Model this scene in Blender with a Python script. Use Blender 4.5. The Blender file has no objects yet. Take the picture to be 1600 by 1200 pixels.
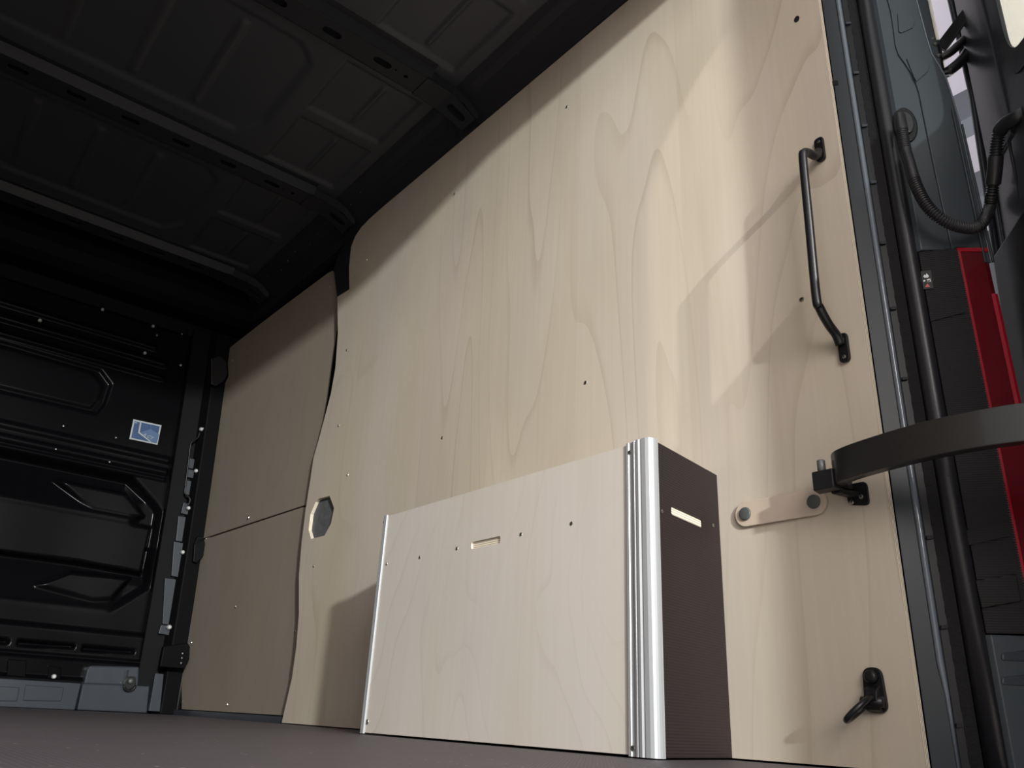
import bpy, bmesh, math, random
import numpy as np
from mathutils import Vector, Matrix
from mathutils.geometry import tessellate_polygon
random.seed(3)
S = bpy.context.scene
COL = S.collection

# ------------------------------------------------------------------ camera
AX = Vector((0.7715963, 0.2818588, 0.5702584))   # van's across / along / up axes seen in camera axes (right, down, ahead)
AY = Vector((-0.6343516, 0.2742870, 0.7227480))
AZ = Vector((0.0472984, -0.9194141, 0.3904364))
F = 1243.32
EYE = Vector((-1.15, 0.0, 0.039))
cam = bpy.data.cameras.new('camera'); cam_o = bpy.data.objects.new('camera', cam); COL.objects.link(cam_o)
cam.sensor_width = 36; cam.lens = F / 1600 * 36; cam.clip_start = 0.01
right = Vector((AX.x, AY.x, AZ.x)); down = Vector((AX.y, AY.y, AZ.y)); ahead = Vector((AX.z, AY.z, AZ.z))
R3 = Matrix((right, -down, -ahead)).transposed()
cam_o.matrix_world = Matrix.Translation(EYE) @ R3.to_4x4()
S.camera = cam_o

# ------------------------------------------------------------------ light and exposure
S.view_settings.view_transform = 'Standard'; S.view_settings.look = 'None'
S.view_settings.gamma = 1.0; S.view_settings.use_curve_mapping = False
S.view_settings.exposure = 0.0
W = bpy.data.worlds.new('workshop_air'); S.world = W; W.use_nodes = True
W.node_tree.nodes['Background'].inputs[0].default_value = (1.0, 0.97, 0.97, 1)
W.node_tree.nodes['Background'].inputs[1].default_value = 0.82

def lamp(name, kind, loc, aim, energy, color, **kw):
    l = bpy.data.lights.new(name, kind); o = bpy.data.objects.new(name, l); COL.objects.link(o)
    o.location = loc; l.energy = energy; l.color = color
    o.rotation_euler = (Vector(aim) - Vector(loc)).to_track_quat('-Z', 'Y').to_euler()
    for k, v in kw.items(): setattr(l, k, v)
    return o
LA = (-3.53, -8.0, 2.35)
lamp('workshop_lamp', 'SPOT', LA, (0, 1.5, .8), 4000, (.95, 1.0, .97), spot_size=0.8, spot_blend=.3, shadow_soft_size=.15)
LB = (-0.92, -3.60, 2.93)
bl = lamp('inspection_lamp', 'SPOT', LB, (0, .875, .92), 2500, (1.0, .94, .93), spot_size=math.radians(13), spot_blend=.25, shadow_soft_size=.02)
bl.scale = (.080, 1, 1)  # cone squeezed to a slit, shaped to keep the bright strip narrow
lamp('interior_fill', 'AREA', (-2.2, -3.2, 2.0), (-.2, 2.5, .9), 182, (1.0, .93, .87), shape='RECTANGLE', size=3.0, size_y=2.0)  # added fill without a real panel, lifts the deep interior

lamp('ceiling_fill', 'AREA', (2.3, .9, .3), (2.3, 1.0, 3.3), 55, (.95, .93, 1.0), size=1.0)  # added fill, brightens the workshop ceiling behind the door gap
lamp('cladding_fill', 'AREA', (1.15, -.9, 2.7), (1.9, .2, 2.6), 75, (1.0, .96, .9), size=.5)  # added fill, brightens the cream cladding behind the window

# ------------------------------------------------------------------ helpers
def ray(u, v):
    d = Vector(((u - 800) / F, (v - 600) / F, 1)); return Vector((AX.dot(d), AY.dot(d), AZ.dot(d)))
def at(u, v, axis, val):
    d = ray(u, v); return EYE + d * ((val - EYE[axis]) / d[axis])
def onplane(u, v, p, n):
    d = ray(u, v); return EYE + d * ((Vector(p) - EYE).dot(Vector(n)) / d.dot(Vector(n)))
def tag(o, label=None, cat=None, group=None, kind=None):
    for k, val in (('label', label), ('category', cat), ('group', group), ('kind', kind)):
        if val: o[k] = val
    return o
def link(name, me, mat, parent=None, smooth=False, bevel=0, seg=2):
    o = bpy.data.objects.new(name, me); COL.objects.link(o)
    if mat and not me.materials: me.materials.append(mat)
    if smooth:
        for p in me.polygons: p.use_smooth = True
    if bevel:
        b = o.modifiers.new('edge', 'BEVEL'); b.width = bevel; b.segments = seg; b.limit_method = 'ANGLE'; b.angle_limit = math.radians(40)
    if parent: o.parent = parent
    return o
def mesh(name, vs, fs):
    me = bpy.data.meshes.new(name); me.from_pydata([tuple(v) for v in vs], [], fs); me.update()
    bm = bmesh.new(); bm.from_mesh(me); bmesh.ops.recalc_face_normals(bm, faces=bm.faces); bm.to_mesh(me); bm.free()
    return me
def empty(name, loc):
    o = bpy.data.objects.new(name, None); COL.objects.link(o); o.location = loc; o.empty_display_size = .05
    return o
def kid(o, parent):
    """parent while keeping coordinates given in the van's frame"""
    o.parent = parent; o.matrix_parent_inverse = Matrix.Translation(-Vector(parent.location)); return o
def plate_mesh(name, outer, vec, holes=()):
    """flat plate: 3-D outline loops, pushed along vec"""
    loops = [[Vector(p) for p in outer]] + [[Vector(p) for p in h] for h in holes]
    flat = [p for l in loops for p in l]; n = len(flat); vec = Vector(vec)
    tris = tessellate_polygon(loops)
    vs = flat + [p + vec for p in flat]
    fs = [tuple(t) for t in tris] + [tuple(i + n for i in t) for t in tris]
    k = 0
    for l in loops:
        m = len(l)
        for i in range(m):
            a, b = k + i, k + (i + 1) % m; fs.append((a, b, b + n, a + n))
        k += m
    me = mesh(name, vs, fs)
    if not holes:
        bm = bmesh.new(); bm.from_mesh(me); bmesh.ops.dissolve_limit(bm, angle_limit=.01, verts=bm.verts, edges=bm.edges); bm.to_mesh(me); bm.free()
    return me
def plate(name, outer, vec, mat, parent=None, holes=(), bevel=0):
    o = link(name, plate_mesh(name, outer, vec, holes), mat, bevel=bevel)
    return kid(o, parent) if parent else o
def box(name, lo, hi, mat, parent=None, bevel=0):
    x0, y0, z0 = lo; x1, y1, z1 = hi
    return plate(name, [(x0, y0, z0), (x1, y0, z0), (x1, y1, z0), (x0, y1, z0)], (0, 0, z1 - z0), mat, parent, bevel=bevel)
def tube_mesh(name, pts, rad, seg=14, sx=1.0, cap=True):
    pts = [Vector(p) for p in pts]; n = len(pts)
    rad = rad if hasattr(rad, '__len__') else [rad] * n
    vs, fs = [], []; up = None
    for i, p in enumerate(pts):
        t = (pts[min(i + 1, n - 1)] - pts[max(i - 1, 0)]).normalized()
        if up is None: up = t.orthogonal().normalized()
        up = (up - t * up.dot(t)).normalized(); s = t.cross(up)
        for k in range(seg):
            a = 2 * math.pi * k / seg; vs.append(p + up * math.cos(a) * rad[i] * sx + s * math.sin(a) * rad[i])
    for i in range(n - 1):
        for k in range(seg):
            a = i * seg + k; b = i * seg + (k + 1) % seg; fs.append((a, b, b + seg, a + seg))
    if cap: fs.append(tuple(range(seg))); fs.append(tuple(range((n - 1) * seg, n * seg)))
    return mesh(name, vs, fs)
def tube(name, pts, rad, mat, parent=None, **kw):
    o = link(name, tube_mesh(name, pts, rad, **kw), mat, smooth=True)
    return kid(o, parent) if parent else o
def smooth_path(pts, n=8):
    P = [Vector(p) for p in pts]; P = [P[0] * 2 - P[1]] + P + [P[-1] * 2 - P[-2]]; out = []
    for i in range(1, len(P) - 2):
        for k in range(n):
            t = k / n; a, b, c, d = P[i - 1:i + 3]
            out.append(.5 * ((2 * b) + (c - a) * t + (2 * a - 5 * b + 4 * c - d) * t * t + (3 * b - a - 3 * c + d) * t ** 3))
    out.append(P[-2]); return out
def strip(name, section, path, mat, parent=None, smooth=False, bevel=0):
    """a plan outline (x, y) pushed up from z0 to z1"""
    z0, z1 = path
    return plate(name, [(x, y, z0) for x, y in section], (0, 0, z1 - z0), mat, parent, bevel=bevel)
def rounded(poly, r, n=5):
    """round the corners of a 2-D polygon"""
    out = []; m = len(poly)
    for i in range(m):
        p = Vector(poly[i]); a = Vector(poly[i - 1]); b = Vector(poly[(i + 1) % m]); rr = r[i] if hasattr(r, '__len__') else r
        d1 = (a - p); d2 = (b - p); q = min(rr, d1.length * .45, d2.length * .45)
        if q < 1e-5: out.append(p); continue
        s = p + d1.normalized() * q; e = p + d2.normalized() * q
        for k in range(n + 1):
            t = k / n; out.append(s * (1 - t) ** 2 + p * 2 * t * (1 - t) + e * t * t)
    return out

# ------------------------------------------------------------------ materials
def mat(name, col, rough=.5, metal=0, coat=0, spec=.5, bump=None, vary=None):
    m = bpy.data.materials.new(name); m.use_nodes = True; nt = m.node_tree; b = nt.nodes['Principled BSDF']
    b.inputs['Base Color'].default_value = (*col, 1); b.inputs['Roughness'].default_value = rough
    b.inputs['Metallic'].default_value = metal; b.inputs['Coat Weight'].default_value = coat; b.inputs['Coat Roughness'].default_value = .08
    b.inputs['Specular IOR Level'].default_value = spec
    N = nt.nodes.new; Lk = nt.links.new
    tc = N('ShaderNodeTexCoord')
    if bump:
        sc, st, stretch = bump
        mp = N('ShaderNodeMapping'); mp.inputs['Scale'].default_value = stretch; Lk(tc.outputs['Object'], mp.inputs[0])
        no = N('ShaderNodeTexNoise'); no.inputs['Scale'].default_value = sc; no.inputs['Detail'].default_value = 4; Lk(mp.outputs[0], no.inputs[0])
        bu = N('ShaderNodeBump'); bu.inputs['Strength'].default_value = st; bu.inputs['Distance'].default_value = .002
        Lk(no.outputs[0], bu.inputs['Height']); Lk(bu.outputs[0], b.inputs['Normal'])
    if vary:
        no = N('ShaderNodeTexNoise'); no.inputs['Scale'].default_value = vary[0]; Lk(tc.outputs['Object'], no.inputs[0])
        mx = N('ShaderNodeMix'); mx.data_type = 'RGBA'; mx.inputs[6].default_value = (*col, 1); mx.inputs[7].default_value = (*[c * vary[1] for c in col], 1)
        Lk(no.outputs[0], mx.inputs[0]); Lk(mx.outputs[2], b.inputs['Base Color'])
    return m
def wood(name, light, dark, seed, along=(1, 1, .16), ring=2.2, strips=.0, line=.22):
    """rotary cut birch / maple face veneer: long drawn contour lines, soft mottling, fine pores"""
    m = bpy.data.materials.new(name); m.use_nodes = True; nt = m.node_tree; b = nt.nodes['Principled BSDF']
    N = nt.nodes.new; Lk = nt.links.new
    tc = N('ShaderNodeTexCoord'); mp = N('ShaderNodeMapping'); mp.inputs['Scale'].default_value = along; mp.inputs['Location'].default_value = (seed, seed * 1.7, seed * .6)
    Lk(tc.outputs['Object'], mp.inputs[0])
    def math_(op, a, v=None, c=None):
        n = N('ShaderNodeMath'); n.operation = op
        Lk(a, n.inputs[0]) if not isinstance(a, (int, float)) else setattr(n.inputs[0], 'default_value', a)
        if v is not None: Lk(v, n.inputs[1]) if not isinstance(v, (int, float)) else setattr(n.inputs[1], 'default_value', v)
        if c is not None: n.inputs[2].default_value = c
        return n.outputs[0]
    big = N('ShaderNodeTexNoise'); big.inputs['Scale'].default_value = ring; big.inputs['Detail'].default_value = 2.5; big.inputs['Roughness'].default_value = .38; big.inputs['Distortion'].default_value = .25
    Lk(mp.outputs[0], big.inputs[0])
    # contour lines of the big noise = the cathedral figure
    fr = math_('FRACT', math_('MULTIPLY', big.outputs[0], 17.0))
    ln = N('ShaderNodeMapRange'); ln.inputs[1].default_value = 0.0; ln.inputs[2].default_value = .16; ln.inputs[3].default_value = 1; ln.inputs[4].default_value = 0; ln.interpolation_type = 'SMOOTHSTEP'
    Lk(fr, ln.inputs[0])
    saw = math_('MULTIPLY', math_('SUBTRACT', 1.0, fr), .25)
    msk = N('ShaderNodeTexNoise'); msk.inputs['Scale'].default_value = 3.5; Lk(mp.outputs[0], msk.inputs[0])
    mr = N('ShaderNodeMapRange'); mr.inputs[1].default_value = .38; mr.inputs[2].default_value = .66; Lk(msk.outputs[0], mr.inputs[0])
    lines = math_('MULTIPLY', math_('ADD', ln.outputs[0], saw), math_('ADD', math_('MULTIPLY', mr.outputs[0], .85), .15))
    # fine fibres
    mp2 = N('ShaderNodeMapping'); mp2.inputs['Scale'].default_value = (90, 90, 3.0) if along[2] < 1 else (90, 90, 90); Lk(tc.outputs['Object'], mp2.inputs[0])
    fib = N('ShaderNodeTexNoise'); fib.inputs['Scale'].default_value = 1.0; fib.inputs['Detail'].default_value = 3; Lk(mp2.outputs[0], fib.inputs[0])
    # veneer leaves of slightly different tone, side by side along y
    sep = N('ShaderNodeSeparateXYZ'); Lk(tc.outputs['Object'], sep.inputs[0])
    st = N('ShaderNodeTexWhiteNoise'); st.noise_dimensions = '1D'; Lk(math_('FLOOR', math_('MULTIPLY', math_('ADD', sep.outputs[1], seed * .13), 3.1)), st.inputs['W'])
    mot = N('ShaderNodeTexNoise'); mot.inputs['Scale'].default_value = 5.0; mot.inputs['Detail'].default_value = 3
    mp3 = N('ShaderNodeMapping'); mp3.inputs['Scale'].default_value = (1, 1, .4); Lk(tc.outputs['Object'], mp3.inputs[0]); Lk(mp3.outputs[0], mot.inputs[0])
    f = math_('ADD', math_('MULTIPLY', lines, line), math_('MULTIPLY', math_('SUBTRACT', fib.outputs[0], .35), .28))
    f = math_('ADD', f, math_('MULTIPLY', math_('SUBTRACT', mot.outputs[0], .4), .55))
    f = math_('ADD', f, math_('MULTIPLY', st.outputs['Value'], strips))
    mx = N('ShaderNodeMix'); mx.data_type = 'RGBA'; mx.inputs[6].default_value = (*light, 1); mx.inputs[7].default_value = (*dark, 1)
    hn = N('ShaderNodeTexNoise'); hn.inputs['Scale'].default_value = 2.4; hn.inputs['Detail'].default_value = 2
    mp4 = N('ShaderNodeMapping'); mp4.inputs['Scale'].default_value = (1, 1.6, .35); mp4.inputs['Location'].default_value = (seed * 2, 0, 0); Lk(tc.outputs['Object'], mp4.inputs[0]); Lk(mp4.outputs[0], hn.inputs[0])
    hr = N('ShaderNodeMapRange'); hr.inputs[1].default_value = .36; hr.inputs[2].default_value = .64; Lk(hn.outputs[0], hr.inputs[0])
    tint = N('ShaderNodeMix'); tint.data_type = 'RGBA'; tint.inputs[6].default_value = (1.01, .97, 1.0, 1); tint.inputs[7].default_value = (.995, .955, .905, 1); Lk(hr.outputs[0], tint.inputs[0])
    mul = N('ShaderNodeMix'); mul.data_type = 'RGBA'; mul.blend_type = 'MULTIPLY'; mul.inputs[0].default_value = 1
    Lk(f, mx.inputs[0]); Lk(mx.outputs[2], mul.inputs[6]); Lk(tint.outputs[2], mul.inputs[7]); Lk(mul.outputs[2], b.inputs['Base Color'])
    b.inputs['Roughness'].default_value = .55; b.inputs['Specular IOR Level'].default_value = .35
    bu = N('ShaderNodeBump'); bu.inputs['Strength'].default_value = .05; bu.inputs['Distance'].default_value = .001; Lk(fib.outputs[0], bu.inputs['Height']); Lk(bu.outputs[0], b.inputs['Normal'])
    return m
def ply_edge(name, axis, scale=700):
    """pale and brown plies one over the other along one axis"""
    m = bpy.data.materials.new(name); m.use_nodes = True; nt = m.node_tree; b = nt.nodes['Principled BSDF']
    N = nt.nodes.new; Lk = nt.links.new
    tc = N('ShaderNodeTexCoord'); sep = N('ShaderNodeSeparateXYZ'); Lk(tc.outputs['Object'], sep.inputs[0])
    mu = N('ShaderNodeMath'); mu.operation = 'MULTIPLY'; mu.inputs[1].default_value = 2 * math.pi / scale; Lk(sep.outputs[axis], mu.inputs[0])
    si = N('ShaderNodeMath'); si.operation = 'SINE'; Lk(mu.outputs[0], si.inputs[0])
    mr = N('ShaderNodeMapRange'); mr.inputs[1].default_value = -.3; mr.inputs[2].default_value = .5; Lk(si.outputs[0], mr.inputs[0])
    mx = N('ShaderNodeMix'); mx.data_type = 'RGBA'; mx.inputs[6].default_value = (.86, .79, .66, 1); mx.inputs[7].default_value = (.50, .40, .29, 1)
    Lk(mr.outputs[0], mx.inputs[0]); Lk(mx.outputs[2], b.inputs['Base Color']); b.inputs['Roughness'].default_value = .7
    return m
WOOD = wood('birch_face', (.640, .588, .508), (.435, .375, .295), 3.0, strips=.20, line=.34)
WOOD_BOX = wood('birch_face_pale', (.66, .625, .57), (.46, .415, .355), 11.0, along=(1, 1, .42), ring=2.6, line=.26)
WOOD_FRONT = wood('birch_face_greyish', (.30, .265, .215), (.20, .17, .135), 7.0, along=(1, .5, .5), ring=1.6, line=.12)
EDGE_X = ply_edge('plywood_edge', 0, .0042)
EDGE_Z = ply_edge('plywood_slot_edge', 2, .0038)
STRAP = wood('strap_birch', (.60, .515, .41), (.46, .38, .29), 5.0, along=(1, .3, 1), line=.1)
BLACK = mat('black_body_paint', (.0028, .0028, .0036), .21, spec=.10, bump=(9, .08, (1, 1, 1)))
ROOF = mat('roof_underside_paint', (.043, .046, .055), .45, bump=(6, .05, (1, 1, 1)))
RAIL = mat('roof_rail_paint', (.019, .020, .026), .45)
CROSS = mat('crossbar_paint', (.020, .021, .026), .5, spec=.3)
GREYR = mat('rear_face_paint_lightened', (.050, .060, .070), .34, spec=.35, coat=.1, bump=(5, .05, (1, 1, 1)))  # the pillar's body paint again, lightened to offset weaker light on the rear face
BLACKM = mat('dull_black_paint', (.003, .003, .0035), .55, spec=.06)
CONDUIT = mat('conduit_plastic', (.022, .022, .025), .34, spec=.5)
STW = mat('sticker_white_dimmed', (.36, .38, .40), .5)  # white dimmed, the bulkhead's shade is put into the colour
GREY = mat('dark_grey_body_paint', (.022, .027, .033), .36, spec=.25, bump=(5, .05, (1, 1, 1)))
GREYD = mat('dark_grey_door_paint', (.034, .037, .045), .36, spec=.3, coat=.15, bump=(5, .05, (1, 1, 1)))
SILL = mat('sill_grey_paint', (.038, .043, .054), .3, spec=.35, coat=.15, bump=(7, .1, (1, 1, 1)))
SEAL = mat('seam_sealer', (.13, .15, .18), .14, coat=.5, bump=(60, .6, (1, 1, .3)))
RUBBER = mat('rubber', (.018, .018, .022), .36, spec=.5, bump=(120, .1, (1, 1, 1)))
FLOCK = mat('seal_lip_fabric', (.018, .0175, .019), .95, spec=.1, bump=(300, .8, (1, 1, 1)))
PLASTIC = mat('black_plastic', (.008, .008, .010), .4, spec=.25)
POWDER = mat('black_powder_coat', (.009, .009, .010), .36, spec=.35)
GLOSSB = mat('black_satin_bar', (.020, .0195, .020), .32, coat=.2)
ALU = mat('aluminium_extrusion', (.44, .45, .47), .40, metal=.35, bump=(60, .12, (1, 1, .02)))
STEEL = mat('zinc_screw', (.55, .54, .50), .3, metal=1)
STEELD = mat('screw_recess', (.05, .05, .05), .5)
STUD = mat('dark_grey_stud', (.085, .092, .090), .45)
HOLE = mat('dark_opening', (.002, .002, .002), .9)
FLEECE = mat('grey_sound_mat', (.15, .155, .17), .8, bump=(60, .8, (1, 1, 1)), vary=(45, .45))
RED = mat('red_lens', (.15, .006, .012), .12, coat=.8, vary=(14, .55))
REDL = mat('red_lens_rim', (.38, .010, .025), .15, coat=.6)
WHITE = mat('white_print', (.75, .76, .78), .5)
BLUE = mat('blue_print', (.016, .055, .15), .45)  # sticker blue, darkened in colour for the same bulkhead shade
BLUEL = mat('light_blue_print', (.065, .12, .235), .45)
REDP = mat('red_print', (.6, .08, .07), .5)
CLEAR = bpy.data.materials.new('door_glass'); CLEAR.use_nodes = True
_nt = CLEAR.node_tree; _nt.nodes.clear(); _o = _nt.nodes.new('ShaderNodeOutputMaterial'); _m = _nt.nodes.new('ShaderNodeMixShader'); _t = _nt.nodes.new('ShaderNodeBsdfTransparent'); _g = _nt.nodes.new('ShaderNodeBsdfGlossy')
_t.inputs[0].default_value = (.62, .63, .62, 1); _g.inputs['Roughness'].default_value = .02; _m.inputs[0].default_value = .06
_nt.links.new(_t.outputs[0], _m.inputs[1]); _nt.links.new(_g.outputs[0], _m.inputs[2]); _nt.links.new(_m.outputs[0], _o.inputs[0])

def ribbed(name, col, rough, axis, period, strength, extra=None):
    """phenolic anti-slip film: fine pressed ribs"""
    m = mat(name, col, rough, spec=.22); nt = m.node_tree; b = nt.nodes['Principled BSDF']; N = nt.nodes.new; Lk = nt.links.new
    tc = N('ShaderNodeTexCoord'); sep = N('ShaderNodeSeparateXYZ'); Lk(tc.outputs['Object'], sep.inputs[0])
    def wave(ax):
        mu = N('ShaderNodeMath'); mu.operation = 'MULTIPLY'; mu.inputs[1].default_value = 2 * math.pi / period; Lk(sep.outputs[ax], mu.inputs[0])
        si = N('ShaderNodeMath'); si.operation = 'SINE'; Lk(mu.outputs[0], si.inputs[0]); return si.outputs[0]
    h = wave(axis[0])
    for a in axis[1:]:
        mx = N('ShaderNodeMath'); mx.operation = 'MAXIMUM'; Lk(h, mx.inputs[0]); Lk(wave(a), mx.inputs[1]); h = mx.outputs[0]
    no = N('ShaderNodeTexNoise'); no.inputs['Scale'].default_value = 6; Lk(tc.outputs['Object'], no.inputs[0])
    mx = N('ShaderNodeMix'); mx.data_type = 'RGBA'; mx.inputs[6].default_value = (*col, 1); mx.inputs[7].default_value = (*(extra or [c * .7 for c in col]), 1)
    Lk(no.outputs[0], mx.inputs[0]); Lk(mx.outputs[2], b.inputs['Base Color'])
    bu = N('ShaderNodeBump'); bu.inputs['Strength'].default_value = strength; bu.inputs['Distance'].default_value = .0006
    Lk(h, bu.inputs['Height']); Lk(bu.outputs[0], b.inputs['Normal'])
    return m
PHENOL = ribbed('brown_phenolic_film', (.017, .012, .013), .5, (2,), .0042, .25, (.022, .014, .015))
FLOORM = ribbed('floor_phenolic_film', (.108, .096, .104), .5, (0, 1), .006, .5, (.085, .074, .084))
_n = FLOORM.node_tree; _v = _n.nodes.new('ShaderNodeTexVoronoi'); _v.inputs['Scale'].default_value = 38; _tc = _n.nodes.new('ShaderNodeTexCoord'); _n.links.new(_tc.outputs['Object'], _v.inputs['Vector'])
_r = _n.nodes.new('ShaderNodeMapRange'); _r.inputs[1].default_value = .05; _r.inputs[2].default_value = .075; _r.inputs[3].default_value = 1; _r.inputs[4].default_value = 0; _n.links.new(_v.outputs['Distance'], _r.inputs[0])
_b = _n.nodes['Principled BSDF']; _src = _b.inputs['Base Color'].links[0].from_socket; _x = _n.nodes.new('ShaderNodeMix'); _x.data_type = 'RGBA'; _x.inputs[7].default_value = (.45, .42, .38, 1)
_n.links.new(_r.outputs[0], _x.inputs[0]); _n.links.new(_src, _x.inputs[6]); _n.links.new(_x.outputs[2], _b.inputs['Base Color'])
LAMPSIDE = ribbed('lamp_housing_plastic', (.0055, .005, .006), .5, (2,), .0035, .5, (.009, .008, .009))

# ------------------------------------------------------------------ small shared pieces
def screw_mesh(r=.005):
    vs, fs = [], []; n = 10
    prof = [(1.0, 0.0), (.92, .22), (.45, .30), (.40, .05), (0, .05)]
    for rr, h in prof[:-1]:
        for k in range(n):
            a = 2 * math.pi * k / n; vs.append((-h * r, math.cos(a) * rr * r, math.sin(a) * rr * r))
    vs.append((-.05 * r, 0, 0))
    for i in range(3):
        for k in range(n): fs.append((i * n + k, i * n + (k + 1) % n, (i + 1) * n + (k + 1) % n, (i + 1) * n + k))
    for k in range(n): fs.append((3 * n + k, 3 * n + (k + 1) % n, 4 * n))
    me = mesh('screw', vs, fs); me.materials.append(STEEL); me.materials.append(STEELD)
    for p in me.polygons:
        if p.index >= 2 * n: p.material_index = 1
    me.update(); return me
SCREW = screw_mesh(); 
def screw(p, parent, rotz=0, s=1.0, name='screw'):
    o = bpy.data.objects.new(name, SCREW); COL.objects.link(o)
    o.parent = parent; o.location = Vector(p) - Vector(parent.location); o.rotation_euler = (random.random() * 3, 0, 0) if not rotz else (0, 0, rotz); o.scale = (s, s, s)
    return o

# ================================================================== THE SETTING
T = .012                                   # plywood thickness
# floor
fl = box('floor', (-1.72, .34, -.02), (.05, 3.72, 0), FLOORM); tag(fl, 'dark grey-brown phenolic coated cargo floor', kind='structure')

# --- heightfield panels
def poly_sdf(px, pz, poly):
    """signed distance, negative inside"""
    d = np.full(px.shape, 1e9); ins = np.zeros(px.shape, bool); m = len(poly)
    for i in range(m):
        ax, az = poly[i]; bx, bz = poly[(i + 1) % m]
        ex, ez = bx - ax, bz - az; t = np.clip(((px - ax) * ex + (pz - az) * ez) / (ex * ex + ez * ez + 1e-12), 0, 1)
        d = np.minimum(d, np.hypot(px - ax - t * ex, pz - az - t * ez))
        c = (az > pz) != (bz > pz)
        ins ^= c & (px < (bx - ax) * (pz - az) / ((bz - az) if abs(bz - az) > 1e-12 else 1e-12) + ax)
    return np.where(ins, -d, d)
def step(sdf, w): 
    t = np.clip(.5 - sdf / w, 0, 1); return t * t * (3 - 2 * t)
def sheet(name, A, B, fn, place, matl):
    a, b = np.meshgrid(A, B, indexing='ij'); h = fn(a, b); na, nb = a.shape
    vs = [place(a[i, j], b[i, j], h[i, j]) for i in range(na) for j in range(nb)]
    fs = [(i * nb + j, (i + 1) * nb + j, (i + 1) * nb + j + 1, i * nb + j + 1) for i in range(na - 1) for j in range(nb - 1)]
    me = bpy.data.meshes.new(name); me.from_pydata(vs, [], fs); me.update()
    o = link(name, me, matl, smooth=True)
    s = o.modifiers.new('skin', 'SOLIDIFY'); s.thickness = .002; s.offset = 0
    return o
YB = 3.70
def bp(*pts): return [(at(u, v, 1, YB).x, at(u, v, 1, YB).z) for u, v in pts]
FAR = -1.60
def lft(z): return (FAR, z)
big = bp((0, 706), (205, 748), (243, 790), (249, 800), (229, 917), (172, 952)) + [lft(.36), lft(.93)]
big[0] = (-.84, .945)
lobe_u = bp((88, 748), (198, 770), (226, 806), (215, 808), (145, 794), (128, 782))
bar = bp((237, 824), (222, 896), (120, 878)) + [lft(.545), lft(.765)] + bp((120, 803))
lobe_l = bp((205, 903), (175, 936), (145, 938), (58, 914), (112, 893))
upper = [(-.53, 1.19), (-.51, 1.24), (-.505, 1.34), (-.56, 1.39), lft(1.41), lft(1.18)]
upper2 = [(a + (-.03 if a > -1 else 0), c + (.02 if c < 1.28 else -.02)) for a, c in upper]
slot1 = bp((128, 1010), (207, 1017), (206, 1021), (126, 1017)); slot2 = bp((27, 1001), (114, 1008), (113, 1013), (25, 1009)); slot3 = bp((-70, 993), (12, 1000), (11, 1006), (-72, 1000))
def bulk(x, z):
    h = np.zeros_like(x)
    rec = np.where(z > .66, -.062 + .34 * np.clip(.94 - z, 0, .17), -.052 + .26 * np.clip(.575 - z, 0, .19))
    w_ = np.clip((x + .30) / .05, 0, 1); rec = rec * (1 - w_) + np.minimum(rec, -.032) * w_
    for p in (lobe_u, bar, lobe_l):
        s_ = step(poly_sdf(x, z, p), .020); rec = rec * (1 - s_) - .006 * s_
    h += rec * step(poly_sdf(x, z, big), .036)
    h -= .010 * step(poly_sdf(x, z, upper), .014); h += .008 * step(poly_sdf(x, z, upper2), .014)
    def ridge(c, w, amt, x1=-.19):
        s = np.maximum(np.abs(z - c) - w, x - x1); return amt * step(s, .010)
    h += ridge(1.055, .012, .008) + ridge(1.000, .013, .012) + ridge(.965, .006, .006) + ridge(1.43, .010, .010, -.30) + ridge(1.50, .014, .012, -.30) + ridge(1.565, .010, .010, -.36)
    s = np.maximum(np.abs(z - .245) - .055, x + .11); h += .022 * step(s, .02)
    for p in (slot1, slot2, slot3): h -= .03 * step(poly_sdf(x, z, p), .006)
    h += .028 * step(z - .195 + 0 * x, .010) * step(x + .10, .01)
    h += .020 * step(z - .112 + 0 * x, .008) * step(x + .30, .01)
    return h
bk = sheet('wall_front', np.linspace(FAR - .15, .04, 330), np.linspace(0, 1.69, 300), bulk, lambda x, z, h: (x, YB - h, z), BLACK)
tag(bk, 'black pressed steel bulkhead across the front of the cargo space', kind='structure')

# --- roof skin with pressed beads
bays = [(.98, 1.66), (1.80, 2.46), (2.60, 3.28)]
def roof_h(x, y):
    h = np.zeros_like(x)
    for y0, y1 in bays:
        big_ = [(-1.45, y0 + .06), (-.56, y0 + .06), (-.50, y0 + .12), (-.50, y1 - .18), (-.56, y1 - .08), (-1.45, y1 - .08)]
        h += .010 * step(poly_sdf(x, y, big_), .03)
        for xc in (-.72, -.92, -1.12, -1.32):
            s = np.maximum(np.abs(x - xc) - .012, np.abs(y - (y0 + y1) / 2 + .01) - .22); h -= .008 * step(s, .014)
        m_ = (y0 + y1) / 2
        for a0, a1 in ((y0 + .03, m_ - .03), (m_ + .03, y1 - .02)):
            q = [(-.42, a0), (-.15, a0), (-.15, a1), (-.42, a1)]
            h += .009 * step(poly_sdf(x, y, q), .016)
            s = np.maximum(np.abs(x + .27) - .006, np.abs(y - (a0 + a1) / 2) - (a1 - a0) / 2 + .03); h -= .007 * step(s, .010)
    h += .006 * step(.118 + x, .012) * 0
    return h
rf = sheet('ceiling', np.linspace(-1.62, -.105, 260), np.linspace(.40, 3.46, 400), roof_h, lambda x, y, h: (x, y, 1.895 + h), ROOF)
tag(rf, 'black painted roof skin of the cargo space with pressed beads', kind='structure')
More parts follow.
